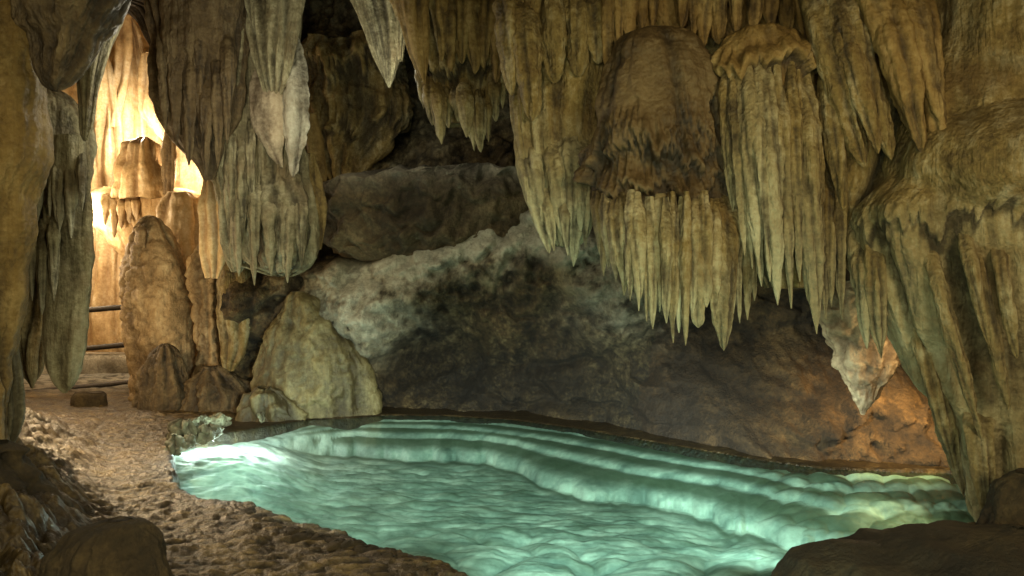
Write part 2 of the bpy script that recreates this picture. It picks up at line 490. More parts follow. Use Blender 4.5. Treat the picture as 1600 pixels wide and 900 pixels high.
# rubble bank on the left, shelf on the far shore
lb = smooth(-0.58, -0.74, k) * smooth(8.8, 6.5, y)
rub = fbm(np.stack([x * 3.2, y * 3.2, x * 0], -1), 4, 12, billow=True)
z = z + lb * (0.22 + 0.5 * rub)
z = z + 0.25 * smooth(9.4, 12, y) * smooth(-4.5, -6, x)
cav = np.clip(0.35 * crack + 0.30 * crack2 * crack + 0.95 * (0.75 - 1.9 * ridge), 0, 1)
cav = np.clip(0.45 + (cav - 0.5) * 1.5, 0, 1)
cav = np.where(lb > 0.3, np.clip(rub * 1.5, 0, 1), cav)
cav = cav * (1 - 0.8 * far_shore) * (1 - 0.35 * smooth(-0.5, -0.05, s) * smooth(5.6, 4.8, y))
zf = np.where(s > 0, z - 1.1 * smooth(0, 0.22, s), z)
pl = smooth(9.6, 11, y) * 0.5
floor = build('cave_floor', np.stack([x, y, zf], -1), grid_faces(560, 900), M['path'], None, {'cav': cav, 'pale': pl})
tag(floor, kind='structure')

# pool bed with three rounded submerged steps along the far shore
def ledge(pts, zl):
    u = np.array([p[0] for p in pts], float); v = np.array([p[1] for p in pts], float)
    return (u - 800) / F, gd(v, zl)


B1 = ledge([(240, 690), (300, 684), (440, 668), (560, 654), (700, 655), (850, 668), (1000, 691), (1150, 714), (1300, 740), (1500, 748), (1600, 748)], -0.03)
B2 = ledge([(240, 698), (300, 692), (440, 680), (560, 668), (640, 671), (760, 675), (850, 692), (1000, 724), (1150, 745), (1240, 770), (1350, 785), (1600, 770)], -0.10)
B3 = ledge([(240, 706), (300, 702), (440, 694), (540, 688), (640, 696), (740, 697), (800, 708), (850, 732), (920, 750), (1000, 757), (1080, 775), (1180, 800), (1250, 826), (1350, 850), (1600, 850)], -0.22)
B4 = ledge([(440, 730), (1150, 830), (1250, 838), (1320, 832), (1420, 820), (1600, 805)], -0.16)
B15 = (B1[0], 0.52 * B1[1] + 0.48 * pchip(B2[0], B2[1], B1[0]))
x, y, k = persp_grid(2.7, 9.4, 620, 1000, -0.62, 0.80)
s = sdf(x, y, poly)


def nose(t):
    t = np.clip(t, 0, 1)
    return 1 - np.sqrt(np.maximum(1 - t * t, 0))


lines = []
for i, (B, lob) in enumerate(((B1, 0.0), (B1, 0.02), (B15, 0.035), (B2, 0.07), (B3, 0.12))):
    line = pchip(B[0], B[1], k) + (0.16 if i == 0 else 0)
    if i > 1:
        line = line + (0.05, 0.08, 0.10)[i - 2] * perlin(np.stack([k * 9, k * 0 + 7.7 * i, y * 0], -1), 47 + i)
        lob_n = np.abs(perlin(np.stack([k * (13 + 2 * i), k * 0 + 3.3 * i, y * 0.3], -1), 40 + i))
        lob_m = np.abs(perlin(np.stack([k * (31 + 3 * i), k * 0 + 3.3 * i, y * 0.5], -1), 44 + i))
        line = line - lob * (2.0 * np.minimum(lob_n, 0.35) - 0.4) - 0.35 * lob * (2 * lob_m - 0.5)
    lines.append(line)
zb = np.full(len(x), -0.03)
pale = np.where(y > lines[0], 0.9, 0.0)
lev = -0.03
for i, h in ((0, 0.035), (1, 0.05), (2, 0.085), (3, 0.20)):
    t = np.clip((lines[i] - y) / np.maximum(lines[i] - lines[i + 1], 0.05), 0, 1)
    te = np.clip((t - 0.45) / 0.55, 0, 1)
    prof = 0.36 * smooth(0.0, 0.75, t) + 0.64 * (1 - np.sqrt(np.maximum(1 - te ** 2.2, 0)))
    zb = zb - h * prof
    on = (y <= lines[i]) & (y > lines[i + 1])
    pale = np.where(on, smooth(0.05, 0.16, t) * (1.0 - smooth(0.45, 0.92, t)), pale)  # treads coloured darker, as grazing light would leave them
foot = smooth(0.04, 0.10, lines[4] - y) * smooth(0.30, 0.10, lines[4] - y)
pale = np.maximum(pale, 0.9 * foot)
rimd = pchip(B3[0], B3[1], k) - y
inner = smooth(0.0, 0.5, rimd)
wv = fbm(np.stack([x * 1.5, y * 1.5, x * 0 + 2], -1), 3, 21) * 0.8
f1, f2, cid = voronoi2(x * 1.9 + wv, y * 2.3 + wv * 1.2, 11)
h1, h2, cidb = voronoi2(x * 5.5 + wv, y * 7.5 + wv, 13)
lump = 1 - np.clip(f1, 0, 1) ** 2
near = smooth(6.4, 4.4, y)
rip = fbm(np.stack([x * 3.0 + y * 1.5, y * 7.5, x * 0], -1), 3, 23)
zb += inner * (0.20 * (lump - 0.5) * near + 0.010 * (1 - h1 ** 2 - 0.6) + 0.050 * rip * (1 - near * 0.5))
zb += 0.010 * fbm(np.stack([x * 6, y * 6, x * 0], -1), 3, 25)
scal = smooth(0.30, 0.46, k) * smooth(-0.02, -0.06, zb)
zb += scal * 0.075 * (1 - h1 ** 2 - 0.5) + scal * 0.03 * rip
shal = smooth(-1.7, -2.7, x + 0.25 * (y - 6.5))
zs = -0.135 - 0.08 * smooth(6.95, 6.2, y) + 0.03 * rip + 0.02 * (1 - h1 ** 2 - 0.6) + 0.02 * (lump - 0.5) - 0.10 * smooth(6.4, 5.2, y)
zb = zb * (1 - shal) + zs * shal
pale = pale * (1 - shal)
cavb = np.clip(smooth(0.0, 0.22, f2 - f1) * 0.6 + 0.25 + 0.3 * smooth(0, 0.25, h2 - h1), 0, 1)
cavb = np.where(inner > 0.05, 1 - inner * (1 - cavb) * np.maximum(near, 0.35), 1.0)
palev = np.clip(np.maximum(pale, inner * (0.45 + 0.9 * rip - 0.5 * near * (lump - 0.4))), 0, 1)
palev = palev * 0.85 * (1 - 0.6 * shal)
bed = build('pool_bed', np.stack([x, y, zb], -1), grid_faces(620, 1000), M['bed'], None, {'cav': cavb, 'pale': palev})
tag(bed, kind='structure')

# water sheet
xs = np.linspace(-5, 5.4, 300); ys = np.linspace(2.7, 8.75, 210)
X, Y = np.meshgrid(xs, ys)
wat = build('pool_water', np.stack([X.ravel(), Y.ravel(), 0 * X.ravel()], -1), grid_faces(210, 300), M['water'])
# keep only the cells inside (or just under the rim of) the pool
import bmesh
bm = bmesh.new(); bm.from_mesh(wat.data)
cen = np.array([f.calc_center_median()[:2] for f in bm.faces])
ins = sdf(cen[:, 0], cen[:, 1], poly)
bm.faces.ensure_lookup_table()
bmesh.ops.delete(bm, geom=[bm.faces[i] for i in np.where(ins < -0.25)[0]], context='FACES')
bm.to_mesh(wat.data); bm.free()
tag(wat, kind='structure')

# ------------------------------------------------------------------ the back wall of the cave
xs = np.linspace(-3.7, 6.6, 640); zs = np.linspace(-0.5, 7.2, 470)
X, Z = np.meshgrid(xs, zs); x, z = X.ravel(), Z.ravel()
yb = pchip(np.array([-3.7, -1.6, 0, 1.34, 2.8, 3.85, 6.6]), np.array([9.2, 8.95, 8.65, 7.6, 6.4, 6.15, 5.9]), x)
nw = fbm(np.stack([x * 0.9, z * 0.9, x * 0], -1), 4, 30)
crest = pchip(np.array([-3.7, -2.7, -2.2, -1.6, -1.0, -0.4, 0.25, 0.9, 1.7, 3, 4.5, 6.6]), np.array([1.75, 1.75, 1.78, 1.98, 2.16, 2.36, 2.42, 2.15, 2.0, 1.9, 2.0, 2.2]), x) + 0.10 * fbm(np.stack([x * 2.5, x * 0, x * 0], -1), 3, 31)
rise = z - crest
y = yb + 0.0
y = y + 0.65 * np.exp(-((z - 0.55) / 0.5) ** 2) * smooth(-2.0, -1.0, x) * smooth(2.2, 0.8, x)     # dark hollow over the shore
y = y - 0.40 * np.exp(-((z - (crest - 0.45)) / 0.42) ** 2) * smooth(2.6, 0.9, x)                      # swelling below the crest
y = y - 0.25 * np.exp(-(((x + 2.0) / 0.8) ** 2 + ((z - 1.05) / 0.55) ** 2))
y = y + 0.9 * smooth(0.0, 0.5, rise) * smooth(3.6, 1.2, x) + 0.25 * smooth(0.6, 2.2, rise)
y = y + 0.95 * smooth(0.0, 1.25, z) * smooth(1.2, 2.3, x) - 0.9 * smooth(1.3, 2.6, z) * smooth(1.5, 3.5, x)                                              # right hand wall leans in
# noise: strata, blocks, pits
strata = perlin(np.stack([x * 0.5 + z * 0.3, z * 2.6 + 0.35 * x + nw, x * 0], -1), 33)
blk = fbm(np.stack([x * 1.7, z * 1.9, y * 0.3], -1), 5, 34, billow=True)
fin = fbm(np.stack([x * 6, z * 6, x * 0], -1), 4, 36)
up = smooth(0.3, 1.2, rise)
fin2 = fbm(np.stack([x * 15, z * 13, x * 0], -1), 3, 38)
flow = np.abs(perlin(np.stack([x * 4.2 + 0.6 * nw, z * 0.7, x * 0], -1), 35))
y = y - 0.30 * nw - 0.30 * (blk - 0.25) * (1 + 1.0 * up) - 0.07 * strata - 0.075 * fin - 0.022 * fin2 - 0.10 * flow * (0.3 + up)
cav = np.clip(0.0 + 1.7 * blk + 0.8 * fin + 0.4 * fin2 + 0.5 * flow, 0, 1)
q1, q2, qc = voronoi2(x * 1.15 + 1.2 * nw + 0.25 * z, z * 1.7 + 0.8 * nw - 0.2 * x, 71)
r1, r2, rc = voronoi2(x * 2.9 + 1.2 * nw + 0.5 * z, z * 4.0 + 1.0 * nw - 0.6 * x, 73)
ed, ed2 = smooth(0.0, 0.22, q2 - q1), smooth(0.0, 0.25, r2 - r1)
y = y - 0.26 * (qc - 0.5) * ed - 0.10 * (rc - 0.5) * ed2 * (0.5 + up) - 0.05 * ed * (1 - q1)
cav = np.clip(cav * (0.55 + 0.45 * ed) * (0.75 + 0.25 * ed2), 0, 1)
crestpale = np.exp(-((rise + 0.16) / 0.26) ** 2) * smooth(-3.0, -2.0, x) * smooth(1.6, 0.6, x) * 1.5
drips = np.clip(0.5 + 1.3 * perlin(np.stack([x * 5, z * 0.5, x * 0], -1), 37), 0, 1) * np.exp(-((rise + 0.4) / 0.35) ** 2) * smooth(-1.2, -0.2, x) * smooth(1.6, 0.8, x) * 0.5
lowpale = np.exp(-(((x + 1.9) / 0.75) ** 2 + ((z - 1.25) / 0.5) ** 2)) * 0.75
midp = np.exp(-(((x - 1.15) / 0.5) ** 2 + ((z - 1.55) / 0.5) ** 2)) * 0.45
upp = 0.30 * up * np.clip(nw + 0.4, 0, 1)
pale = np.clip(np.maximum.reduce([crestpale, drips, lowpale, midp, upp]) * (0.7 + 1.6 * np.clip(fin + 0.2, -.3, .6)), 0, 1)
cav = np.where(pale > 0.3, np.maximum(cav, 0.55), cav)
cav = cav * (1 - 0.92 * np.exp(-((z - 0.35) / 0.62) ** 2) * smooth(-1.9, -1.1, x + 0.4 * nw) * smooth(3.4, 1.8, x))  # shade of the hollow and wall base put into the colour
pale = pale * (1 - 0.9 * np.exp(-((z - 0.3) / 0.55) ** 2) * smooth(-1.8, -1.2, x))
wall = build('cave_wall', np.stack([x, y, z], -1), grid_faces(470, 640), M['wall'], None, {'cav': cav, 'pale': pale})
redmask = (x > 1.5)
wall.data.materials.append(M['redwall'])
fc = np.zeros(len(wall.data.polygons) * 3, np.float32); wall.data.polygons.foreach_get('center', fc); fc = fc.reshape(-1, 3)
jit = fbm(fc * 1.4, 3, 39)
mi = ((fc[:, 0] + 0.9 * jit - 0.35 * (fc[:, 2] - 1)) > 1.75).astype(np.int32) * (fc[:, 2] < 2.6)
wall.data.polygons.foreach_set('material_index', mi.astype(np.int32))
tag(wall, kind='structure')


def swept_wall(name, plan, z0, z1, mat, n, mz, seed, amp=0.25, pale=0.0):
    pl = np.array(plan, float)
    L = np.concatenate([[0], np.cumsum(np.hypot(*np.diff(pl, axis=0).T))])
    q = np.linspace(0, L[-1], n)
    px, py = pchip(L, pl[:, 0], q), pchip(L, pl[:, 1], q)
    tx, ty = np.gradient(px), np.gradient(py); ln = np.hypot(tx, ty)
    nx, ny = -ty / ln, tx / ln
    zz = np.linspace(z0, z1, mz)
    Q, Z = np.meshgrid(np.arange(n), zz)
    Q = Q.ravel(); z = Z.ravel()
    P = np.stack([px[Q], py[Q], z], -1)
    a = fbm(P * 0.8, 5, seed); c = fbm(P * 2.2, 4, seed + 5, billow=True)
    fl = np.abs(perlin(P * np.array([4, 4, 0.4]), seed + 7))
    dsp = amp * 1.4 * a + amp * (c - 0.3) + 0.06 * fl
    P[:, 0] += dsp * nx[Q]; P[:, 1] += dsp * ny[Q]
    o = build(name, P, grid_faces(mz, n), mat, None, {'cav': np.clip(0.15 + 1.2 * c + 1.0 * fl, 0, 1), 'pale': np.full(len(P), pale)})
    return tag(o, kind='structure')


swept_wall('cave_wall', [(-3.3, -1.5), (-4.3, 3), (-5.4, 5.2), (-7.4, 8), (-9.0, 10)], -0.6, 7.6, M['wall'], 420, 300, 50, 0.3)
swept_wall('alcove_wall', [(-8.6, 9.6), (-9.3, 11.3), (-8.8, 12.6), (-7.0, 12.9), (-5.2, 12.7), (-4.3, 11.8), (-3.8, 10.4), (-3.3, 9.3)], -0.4, 8.2, M['cream'], 420, 320, 60, 0.16)
swept_wall('cave_wall', [(6.2, 6.2), (5.4, 4.6), (4.4, 3.0), (3.6, 1.2), (3.5, -1.5)], -0.6, 5.2, M['wall'], 300, 240, 70, 0.2)

# ceiling
xs = np.linspace(-10, 8, 360); ys = np.linspace(-1.5, 14, 320)
X, Y = np.meshgrid(xs, ys); x, y = X.ravel(), Y.ravel()
P = np.stack([x, y, x * 0], -1)
a = fbm(P * 0.7, 5, 80); c = fbm(P * 2.4, 4, 85, billow=True)
z = ceil_z(x, y) + 0.45 * a - 0.35 * c
o = build('cave_ceiling', np.stack([x, y, z], -1), grid_faces(320, 360)[:, ::-1], M['ceiling'], None, {'cav': np.clip(1.1 - c * 1.8, 0, 1), 'pale': 0 * x})
tag(o, kind='structure')


def root(name, label, cat, u, v, d, group=None):
    return thing(name, label, cat, (wx(u, d), d, wz(v, d)), group)


O, G_, W_, B_ = M['olive'], M['grey'], M['white'], M['brown']

# ------------------------------------------------------------------ left side
r = root('rock_pillar', 'rough ochre brown rock pillar cut by the left edge of the photo', 'rock pillar', 0, 680, 4.6)
form('trunk', [(-60, -160, 60), (0, -160, 52), (60, -160, 66), (140, -160, 62), (200, -160, 60), (270, -160, 52), (340, -160, 38), (430, -160, 24), (520, -160, 18),
               (600, -160, 16), (700, -160, 14), (860, -160, 10)], 4.6, M['ochre'], r, ratio=0.7, fl=(2.6, 0.07), rough=(3, 0.07, 5), to_ceiling=True)
form('foot', [(520, -60, 20), (580, -60, 34), (640, -60, 37), (672, -50, 32), (700, -40, 20)], 4.75, G_, r, ratio=0.6, fl=(4, 0.04), cavlow=0.25)

r = root('hanging_stalactite', 'dark brown blunt hanging rock at the upper left with a rounded sooty tip', 'stalactite', 85, 0, 4.1)
form('body', [(-60, 10, 225), (0, 33, 198), (40, 36, 172), (62, 52, 156), (90, 56, 140), (112, 57, 126), (128, 62, 112), (137, 72, 100), (142, 82, 92)], 4.1, B_, r,
     ratio=0.75, fl=(3.2, 0.05), fl2=(10, 0.016), rough=(4, 0.05, 5), to_ceiling=True, lumps=(7, 0.02))

r = root('stalactite', 'thin straight grey green stalactite behind the dark blunt hanging rock', 'stalactite', 145, 0, 5.6)
form('shaft', [(-60, 110, 215), (0, 118, 198), (50, 120, 182), (100, 122, 165), (150, 124, 153), (195, 125, 146), (212, 127, 140), (220, 130, 136)], 5.6, G_, r,
     ratio=0.8, fl=(6, 0.03), to_ceiling=True)

r = root('flowstone_curtain', 'grey green fluted curtain with long blade folds hanging over the left of the path', 'flowstone curtain', 90, 220, 6.0)
form('dome', [(138, 40, 85), (150, 30, 110), (175, 20, 130), (205, 14, 138), (235, 12, 141), (262, 15, 140), (285, 22, 136), (305, 34, 128)], 6.15, G_, r, ratio=0.7, fl=(3, 0.03), rough=(3.5, 0.07, 5))
form('drapery', [(215, 78, 138), (260, 74, 141), (330, 72, 140), (400, 72, 138), (470, 74, 133), (530, 76, 128), (565, 80, 122), (592, 87, 114), (606, 94, 108), (614, 99, 103)], 5.9, G_, r,
     ratio=0.55, fl=(4.5, 0.06), fl2=(12, 0.014))
form('drapery', [(230, 40, 90), (290, 32, 92), (350, 28, 88), (420, 24, 82), (490, 24, 76), (540, 26, 70), (580, 32, 64), (600, 42, 56), (607, 47, 52)], 6.05, G_, r,
     ratio=0.6, fl=(5, 0.06), cavlow=0.1)
form('drapery', [(300, -10, 48), (380, -14, 42), (460, -16, 36), (540, -12, 28), (590, -6, 22), (612, 2, 14)], 5.7, G_, r, ratio=0.6, fl=(5, 0.05), cavlow=0.15)
for (u, vt, v0, w) in ((60, 345, 225, 13), (78, 338, 232, 11), (45, 330, 232, 12), (92, 362, 236, 14), (36, 372, 250, 12), (112, 372, 240, 16), (128, 330, 232, 13),
                       (50, 470, 340, 13), (33, 452, 340, 12), (66, 492, 342, 14), (46, 420, 330, 16), (84, 470, 330, 14)):
    tooth(r, u, vt, v0, w, 5.78, G_)

# tall pillars between the alcove and the pool
r = root('rock_column', 'broad dark brown column hanging from the roof right of the bright alcove', 'rock column', 310, 0, 7.6)
form('body', [(-40, 225, 400), (0, 237, 392), (60, 241, 385), (120, 244, 378), (175, 252, 370), (205, 264, 360), (225, 280, 354), (245, 296, 348), (262, 310, 342), (281, 319, 334)], 7.6, B_, r,
     ratio=0.7, fl=(3.4, 0.08), fl2=(10, .02), rough=(2.4, 0.09, 6), to_ceiling=True)
for (u, vt, v0, w) in ((258, 205, 20, 18), (275, 228, 10, 20), (296, 258, 40, 20), (322, 285, 90, 18), (340, 262, 60, 16), (356, 225, 30, 18), (312, 200, -20, 18)):
    tooth(r, u, vt, v0, w, 7.28, B_, name='rib', emerge=5)

r = root('flowstone_pillar', 'wide grey pillar of fused draperies left of the dark back wall', 'flowstone pillar', 400, 410, 8.0)
form('trunk', [(-40, 290, 500), (0, 297, 482), (40, 305, 474), (90, 318, 468), (150, 334, 472), (210, 340, 478), (280, 343, 484), (340, 345, 488), (378, 347, 487), (398, 354, 484), (412, 372, 478), (424, 404, 468), (432, 425, 455)],
     8.0, G_, r, ratio=0.42, fl=(3.0, 0.14), fl2=(11, 0.03), rough=(2.5, 0.07, 6), to_ceiling=True, fz=0.25)
form('drapery', [(-30, 378, 482), (0, 382, 474), (40, 388, 466), (85, 395, 458), (120, 403, 450), (150, 414, 440), (172, 424, 433)], 7.55, G_, r, ratio=0.35, fl=(6, 0.06), fl2=(14, .02), to_ceiling=True, em=(0.1, 0.15))
form('drapery', [(95, 402, 430), (125, 391, 438), (150, 385, 441), (185, 389, 442), (215, 400, 442), (240, 418, 442), (262, 436, 442)], 7.62, M['stalagmite'], r, ratio=0.3, fl=(2.5, 0.03), fl2=(8, .015), rough=(4, .05, 5), pale=0.3, em=(0.2, 0.1))
form('drapery', [(60, 448, 466), (95, 443, 478), (140, 441, 485), (180, 443, 486), (215, 445, 480), (245, 447, 472), (265, 451, 466), (276, 455, 460)], 7.6, G_, r, ratio=0.5, fl=(5, 0.04), shelf=(9, 0.02), rough=(6, .05, 4), em=(0.25, 0.0), pale=0.5)
form('drapery', [(-20, 300, 385), (60, 318, 378), (140, 335, 372), (200, 344, 366), (250, 350, 360), (268, 353, 357)], 7.75, G_, r, ratio=0.4, fl=(6, 0.06), fl2=(14, .02), to_ceiling=True, em=(0.05, 0.1))
form('drapery', [(150, 358, 390), (220, 350, 404), (300, 345, 404), (360, 346, 400), (400, 354, 388), (425, 364, 378)], 7.72, G_, r, ratio=0.4, fl=(6, 0.07), fl2=(14, .02), rough=(4, .05, 5), em=(0.35, 0.25))
form('drapery', [(225, 404, 440), (290, 395, 476), (340, 393, 486), (390, 398, 482), (414, 410, 472), (428, 424, 456)], 7.72, G_, r, ratio=0.38, fl=(4, 0.05), rough=(6, 0.10, 6), cavlow=0.22, em=(0.35, 0.1))
form('drapery', [(240, 470, 488), (290, 476, 503), (330, 484, 510), (365, 490, 507), (390, 495, 502)], 8.1, O, r, ratio=0.6, fl=(6, 0.04))
form('drapery', [(262, 316, 342), (320, 311, 350), (370, 312, 354), (405, 316, 350), (435, 322, 342)], 8.2, M['cream'], r, ratio=0.5, fl=(6, 0.06), fl2=(14, .02), em=(0.1, 0.2))
for (u, vt, v0, w) in ((330, 250, 60, 14), (345, 300, 160, 16), (362, 350, 180, 14), (378, 372, 200, 16), (392, 330, 170, 12), (350, 180, 0, 14), (370, 150, -20, 16), (410, 130, -20, 14), (440, 110, -20, 16), (456, 85, -20, 12),
                       (372, 432, 260, 18), (398, 446, 250, 18), (424, 430, 280, 20), (450, 442, 280, 18), (472, 418, 290, 16)):
    tooth(r, u, vt, v0, w, 7.62, G_, name='rib', emerge=6)

# stalagmites by the path
r = root('stalagmite', 'tall tapering stalagmite with knobbly left flank beside the railing', 'stalagmite', 250, 600, 9.6)
form('body', [(337, 228, 240), (344, 221, 250), (365, 211, 262), (400, 202, 280), (440, 196, 293), (470, 196, 300), (505, 199, 304), (545, 206, 306), (600, 210, 308), (660, 214, 308)], 9.6,
     M['stalagmite'], r, ratio=0.8, fl=(2.2, 0.05), rough=(2.4, 0.07, 5), lumps=(6, 0.035))
for i, (u, v, w, h) in enumerate(((210, 440, 24, 40), (206, 470, 22, 34), (214, 500, 30, 40), (222, 370, 16, 34), (214, 400, 18, 34))):
    form('crust', [(v - h / 2, u - 4, u + 4), (v - h / 4, u - w / 2, u + w / 2), (v + h / 4, u - w / 2, u + w / 2), (v + h / 2, u - 5, u + 5)], 9.35, M['stalagmite'], r, ratio=0.8,
         fl=(6, 0.02), lumps=(10, 0.04))
r = root('stalagmite', 'small dark squat stalagmite in front of the tall one on the path', 'stalagmite', 258, 640, 8.9)
form('body', [(537, 252, 264), (545, 240, 275), (565, 228, 285), (590, 221, 294), (620, 216, 303), (640, 210, 308), (665, 206, 312)], 8.9, B_, r, ratio=0.8, fl=(4, 0.04), rough=(3, 0.06, 5), lumps=(5, 0.03))
r = root('rock_column', 'short reddish lit column between the tall stalagmite and the leaning slab', 'rock column', 322, 580, 9.3)
form('body', [(375, 318, 345), (400, 305, 346), (430, 298, 345), (470, 303, 342), (510, 308, 340), (550, 310, 342), (580, 306, 350), (620, 300, 356)], 9.4, M['stalagmite'], r, ratio=0.8, fl=(5, 0.05), lumps=(6, 0.05), rough=(3, 0.06, 5))
form('shoulder', [(375, 330, 345), (390, 305, 350), (410, 290, 345), (430, 292, 330), (445, 300, 318)], 9.6, M['cream'], r, ratio=0.7, fl=(4, 0.04))
r = root('rock_slab', 'pointed green grey fluted slab standing against the pillar foot', 'rock slab', 365, 578, 8.9)
form('body', [(374, 352, 362), (385, 345, 374), (405, 340, 386), (450, 338, 396), (500, 340, 396), (540, 345, 388), (565, 347, 375), (580, 352, 366)], 8.9, O, r, ratio=0.6, fl=(4.5, 0.045), rough=(4, .05, 5))
r = root('boulder', 'dark rounded boulder leaning in the gap between slab and triangular boulder', 'boulder', 410, 580, 9.2)
form('body', [(395, 385, 410), (420, 375, 440), (470, 370, 450), (530, 372, 445), (590, 370, 440), (640, 365, 440)], 9.3, M['dark'], r, ratio=0.6, fl=(3, 0.04), rough=(2.2, 0.08, 5))

r = root('boulder', 'large smooth olive triangular boulder at the far left shore of the pool', 'boulder', 490, 650, 8.7)
form('body', [(456, 455, 475), (463, 446, 492), (478, 437, 510), (502, 425, 533), (532, 411, 556), (570, 398, 576), (605, 394, 588), (640, 394, 593), (665, 396, 590)], 8.72, M['moundolive'], r, ratio=0.5,
     fl=(1.6, 0.07), fl2=(7, 0.016), rough=(2.6, 0.13, 6), lumps=(5, 0.03))
r = root('boulder', 'low pale olive boulder at the foot of the triangular olive boulder', 'boulder', 420, 650, 8.3)
form('body', [(604, 400, 425), (612, 388, 440), (630, 376, 456), (650, 370, 470), (672, 362, 476)], 8.3, M['moundolive'], r, ratio=0.6, fl=(3, 0.05), rough=(4, 0.16, 6), cavlow=0.4)
r = root('boulder', 'flat brown rubble mound between the small stalagmite and the pool', 'boulder', 340, 640, 8.7)
form('body', [(572, 320, 345), (590, 305, 375), (615, 295, 405), (640, 285, 420), (665, 278, 430)], 8.9, B_, r, ratio=0.7, fl=(3, 0.05), rough=(3, 0.12, 6), lumps=(6, 0.05), cavlow=0.1)

# ------------------------------------------------------------------ bright alcove
r = root('flowstone_wall', 'glowing cream flowstone draperies in the brightly lit alcove at the left', 'flowstone wall', 220, 560, 12.2)
form('curtain', [(20, 190, 200), (40, 180, 214), (75, 176, 226), (110, 172, 236), (150, 160, 246), (200, 150, 256), (250, 146, 262), (310, 142, 262), (420, 134, 262), (560, 126, 262), (640, 120, 262)], 12.3, M['cream'], r,
     ratio=0.35, fl=(2.6, 0.12), fl2=(7, 0.04), rough=(1.5, 0.10, 5))
form('curtain', [(85, 150, 166), (130, 138, 178), (200, 128, 186), (300, 124, 190), (420, 120, 196), (600, 112, 200)], 11.95, M['cream'], r, ratio=0.4, fl=(3.5, 0.11), fl2=(9, 0.03))
form('curtain', [(82, 222, 240), (120, 218, 252), (170, 214, 260), (200, 232, 268), (220, 255, 275)], 11.9, M['cream'], r, ratio=0.35, fl=(4, 0.08))
form('curtain', [(25, 186, 200), (60, 178, 204), (110, 178, 200), (160, 170, 190), (200, 168, 180)], 11.95, M['cream'], r, ratio=0.4, fl=(4, 0.06))
form('curtain', [(195, 276, 290), (225, 268, 302), (260, 262, 330), (310, 258, 345), (380, 255, 350), (470, 255, 350), (620, 250, 355)], 12.0, M['cream'], r, ratio=0.35, fl=(3.5, 0.10), fl2=(9, .03))
r = root('flowstone_block', 'rounded cream block of flowstone standing on the ledge in the glowing alcove', 'flowstone block', 222, 300, 11.2)
form('body', [(214, 215, 232), (222, 200, 246), (240, 190, 254), (265, 186, 258), (290, 184, 262), (312, 182, 266)], 11.2, M['cream'], r, ratio=0.6, fl=(4, 0.08), rough=(3, .10, 5), cavlow=0.15)
form('stub', [(205, 258, 268), (225, 254, 274), (255, 252, 276), (285, 252, 275), (305, 254, 272)], 11.1, M['stalagmite'], r, ratio=0.7, fl=(6, 0.05), rough=(4, .06, 4))
r = root('flowstone_ledge', 'cream ledge with a drip fringe below the block in the glowing alcove', 'flowstone ledge', 230, 320, 11.2)
form('shelf', [(294, 160, 290), (304, 140, 318), (316, 138, 324), (330, 140, 322), (350, 150, 318), (380, 175, 312), (420, 200, 308), (480, 205, 306), (620, 200, 310)], 11.4, M['cream'], r, ratio=0.35, fl=(3, 0.06), rough=(2, 0.08, 4))
for (u, vt, v0, w) in ((190, 358, 305, 12), (202, 350, 305, 10), (178, 372, 305, 11), (213, 345, 305, 11), (165, 352, 305, 12)):
    tooth(r, u, vt, v0, w, 11.0, M['cream'])
r = root('boulder', 'pale orange rounded boulder behind the tall stalagmite', 'boulder', 285, 400, 10.6)
form('body', [(300, 262, 290), (312, 250, 304), (340, 244, 312), (370, 246, 314), (400, 250, 314), (440, 252, 316), (600, 250, 320)], 10.6, M['cream'], r, ratio=0.7, fl=(2.5, 0.05), rough=(2.5, 0.10, 5))
r = root('low_wall', 'low plastered ramp wall behind the railing rails', 'low wall', 165, 600, 11.0)
form('body', [(552, 60, 215), (560, 40, 225), (585, 30, 230), (615, 20, 235)], 11.2, M['ochre'], r, ratio=0.2, fl=(1, 0.015), fl2=(3, .01), rough=(1.5, 0.03, 3), pale=0.5)
r = root('hanging_rock', 'dark mass added for the unlit void above the peak of the glowing alcove', 'hanging rock', 210, 0, 10.4)
form('body', [(-70, 90, 330), (-20, 110, 300), (5, 140, 285), (18, 196, 275), (40, 216, 268), (62, 228, 262), (80, 238, 256), (88, 245, 250)], 10.4, M['dark'], r, ratio=0.4, fl=(3, 0.06), rough=(2.5, 0.1, 5), to_ceiling=True)  # added dark mass, stands in for an unlit void


# railing
def bar(name, p, q, rad, mat, parent, n=14):
    p, q = Vector(p), Vector(q); ax = (q - p).normalized()
    e1 = ax.orthogonal().normalized(); e2 = ax.cross(e1)
    L = 24
    vs = []
    for i in range(L + 1):
        c0 = p.lerp(q, i / L)
        for j in range(n):
            a = 2 * math.pi * j / n
            vs.append(c0 + (e1 * math.cos(a) + e2 * math.sin(a)) * rad)
    vs += [p, q]
    fs = [tuple(f) for f in grid_faces(L + 1, n, True)]
    for j in range(0, n, 2):
        fs.append((L * n + n + 0, (j + 2) % n, j + 1, j))
        fs.append((L * n + n + 1, L * n + j, L * n + j + 1, L * n + (j + 2) % n))
    return build(name, [tuple(v) for v in vs], np.array(fs), mat, parent)


def RP(u, v, d): return (wx(u, d), d, wz(v, d))


r = root('railing', 'dark steel pipe railing with three rails across the end of the path', 'railing', 130, 610, 10.3)
for v0, v1 in ((492, 478), (553, 537), (614, 596)):
    bar('rail', RP(28, v0 + 1, 10.0), RP(216, v1, 10.5), 0.042, M['steel'], r)
bar('post', RP(30, 485, 10.0), RP(30, 632, 10.0), 0.03, M['steel'], r)
bar('post', RP(213, 472, 10.5), RP(213, 612, 10.5), 0.03, M['steel'], r)
bar('post', RP(110, 482, 10.2), RP(110, 622, 10.2), 0.03, M['steel'], r)

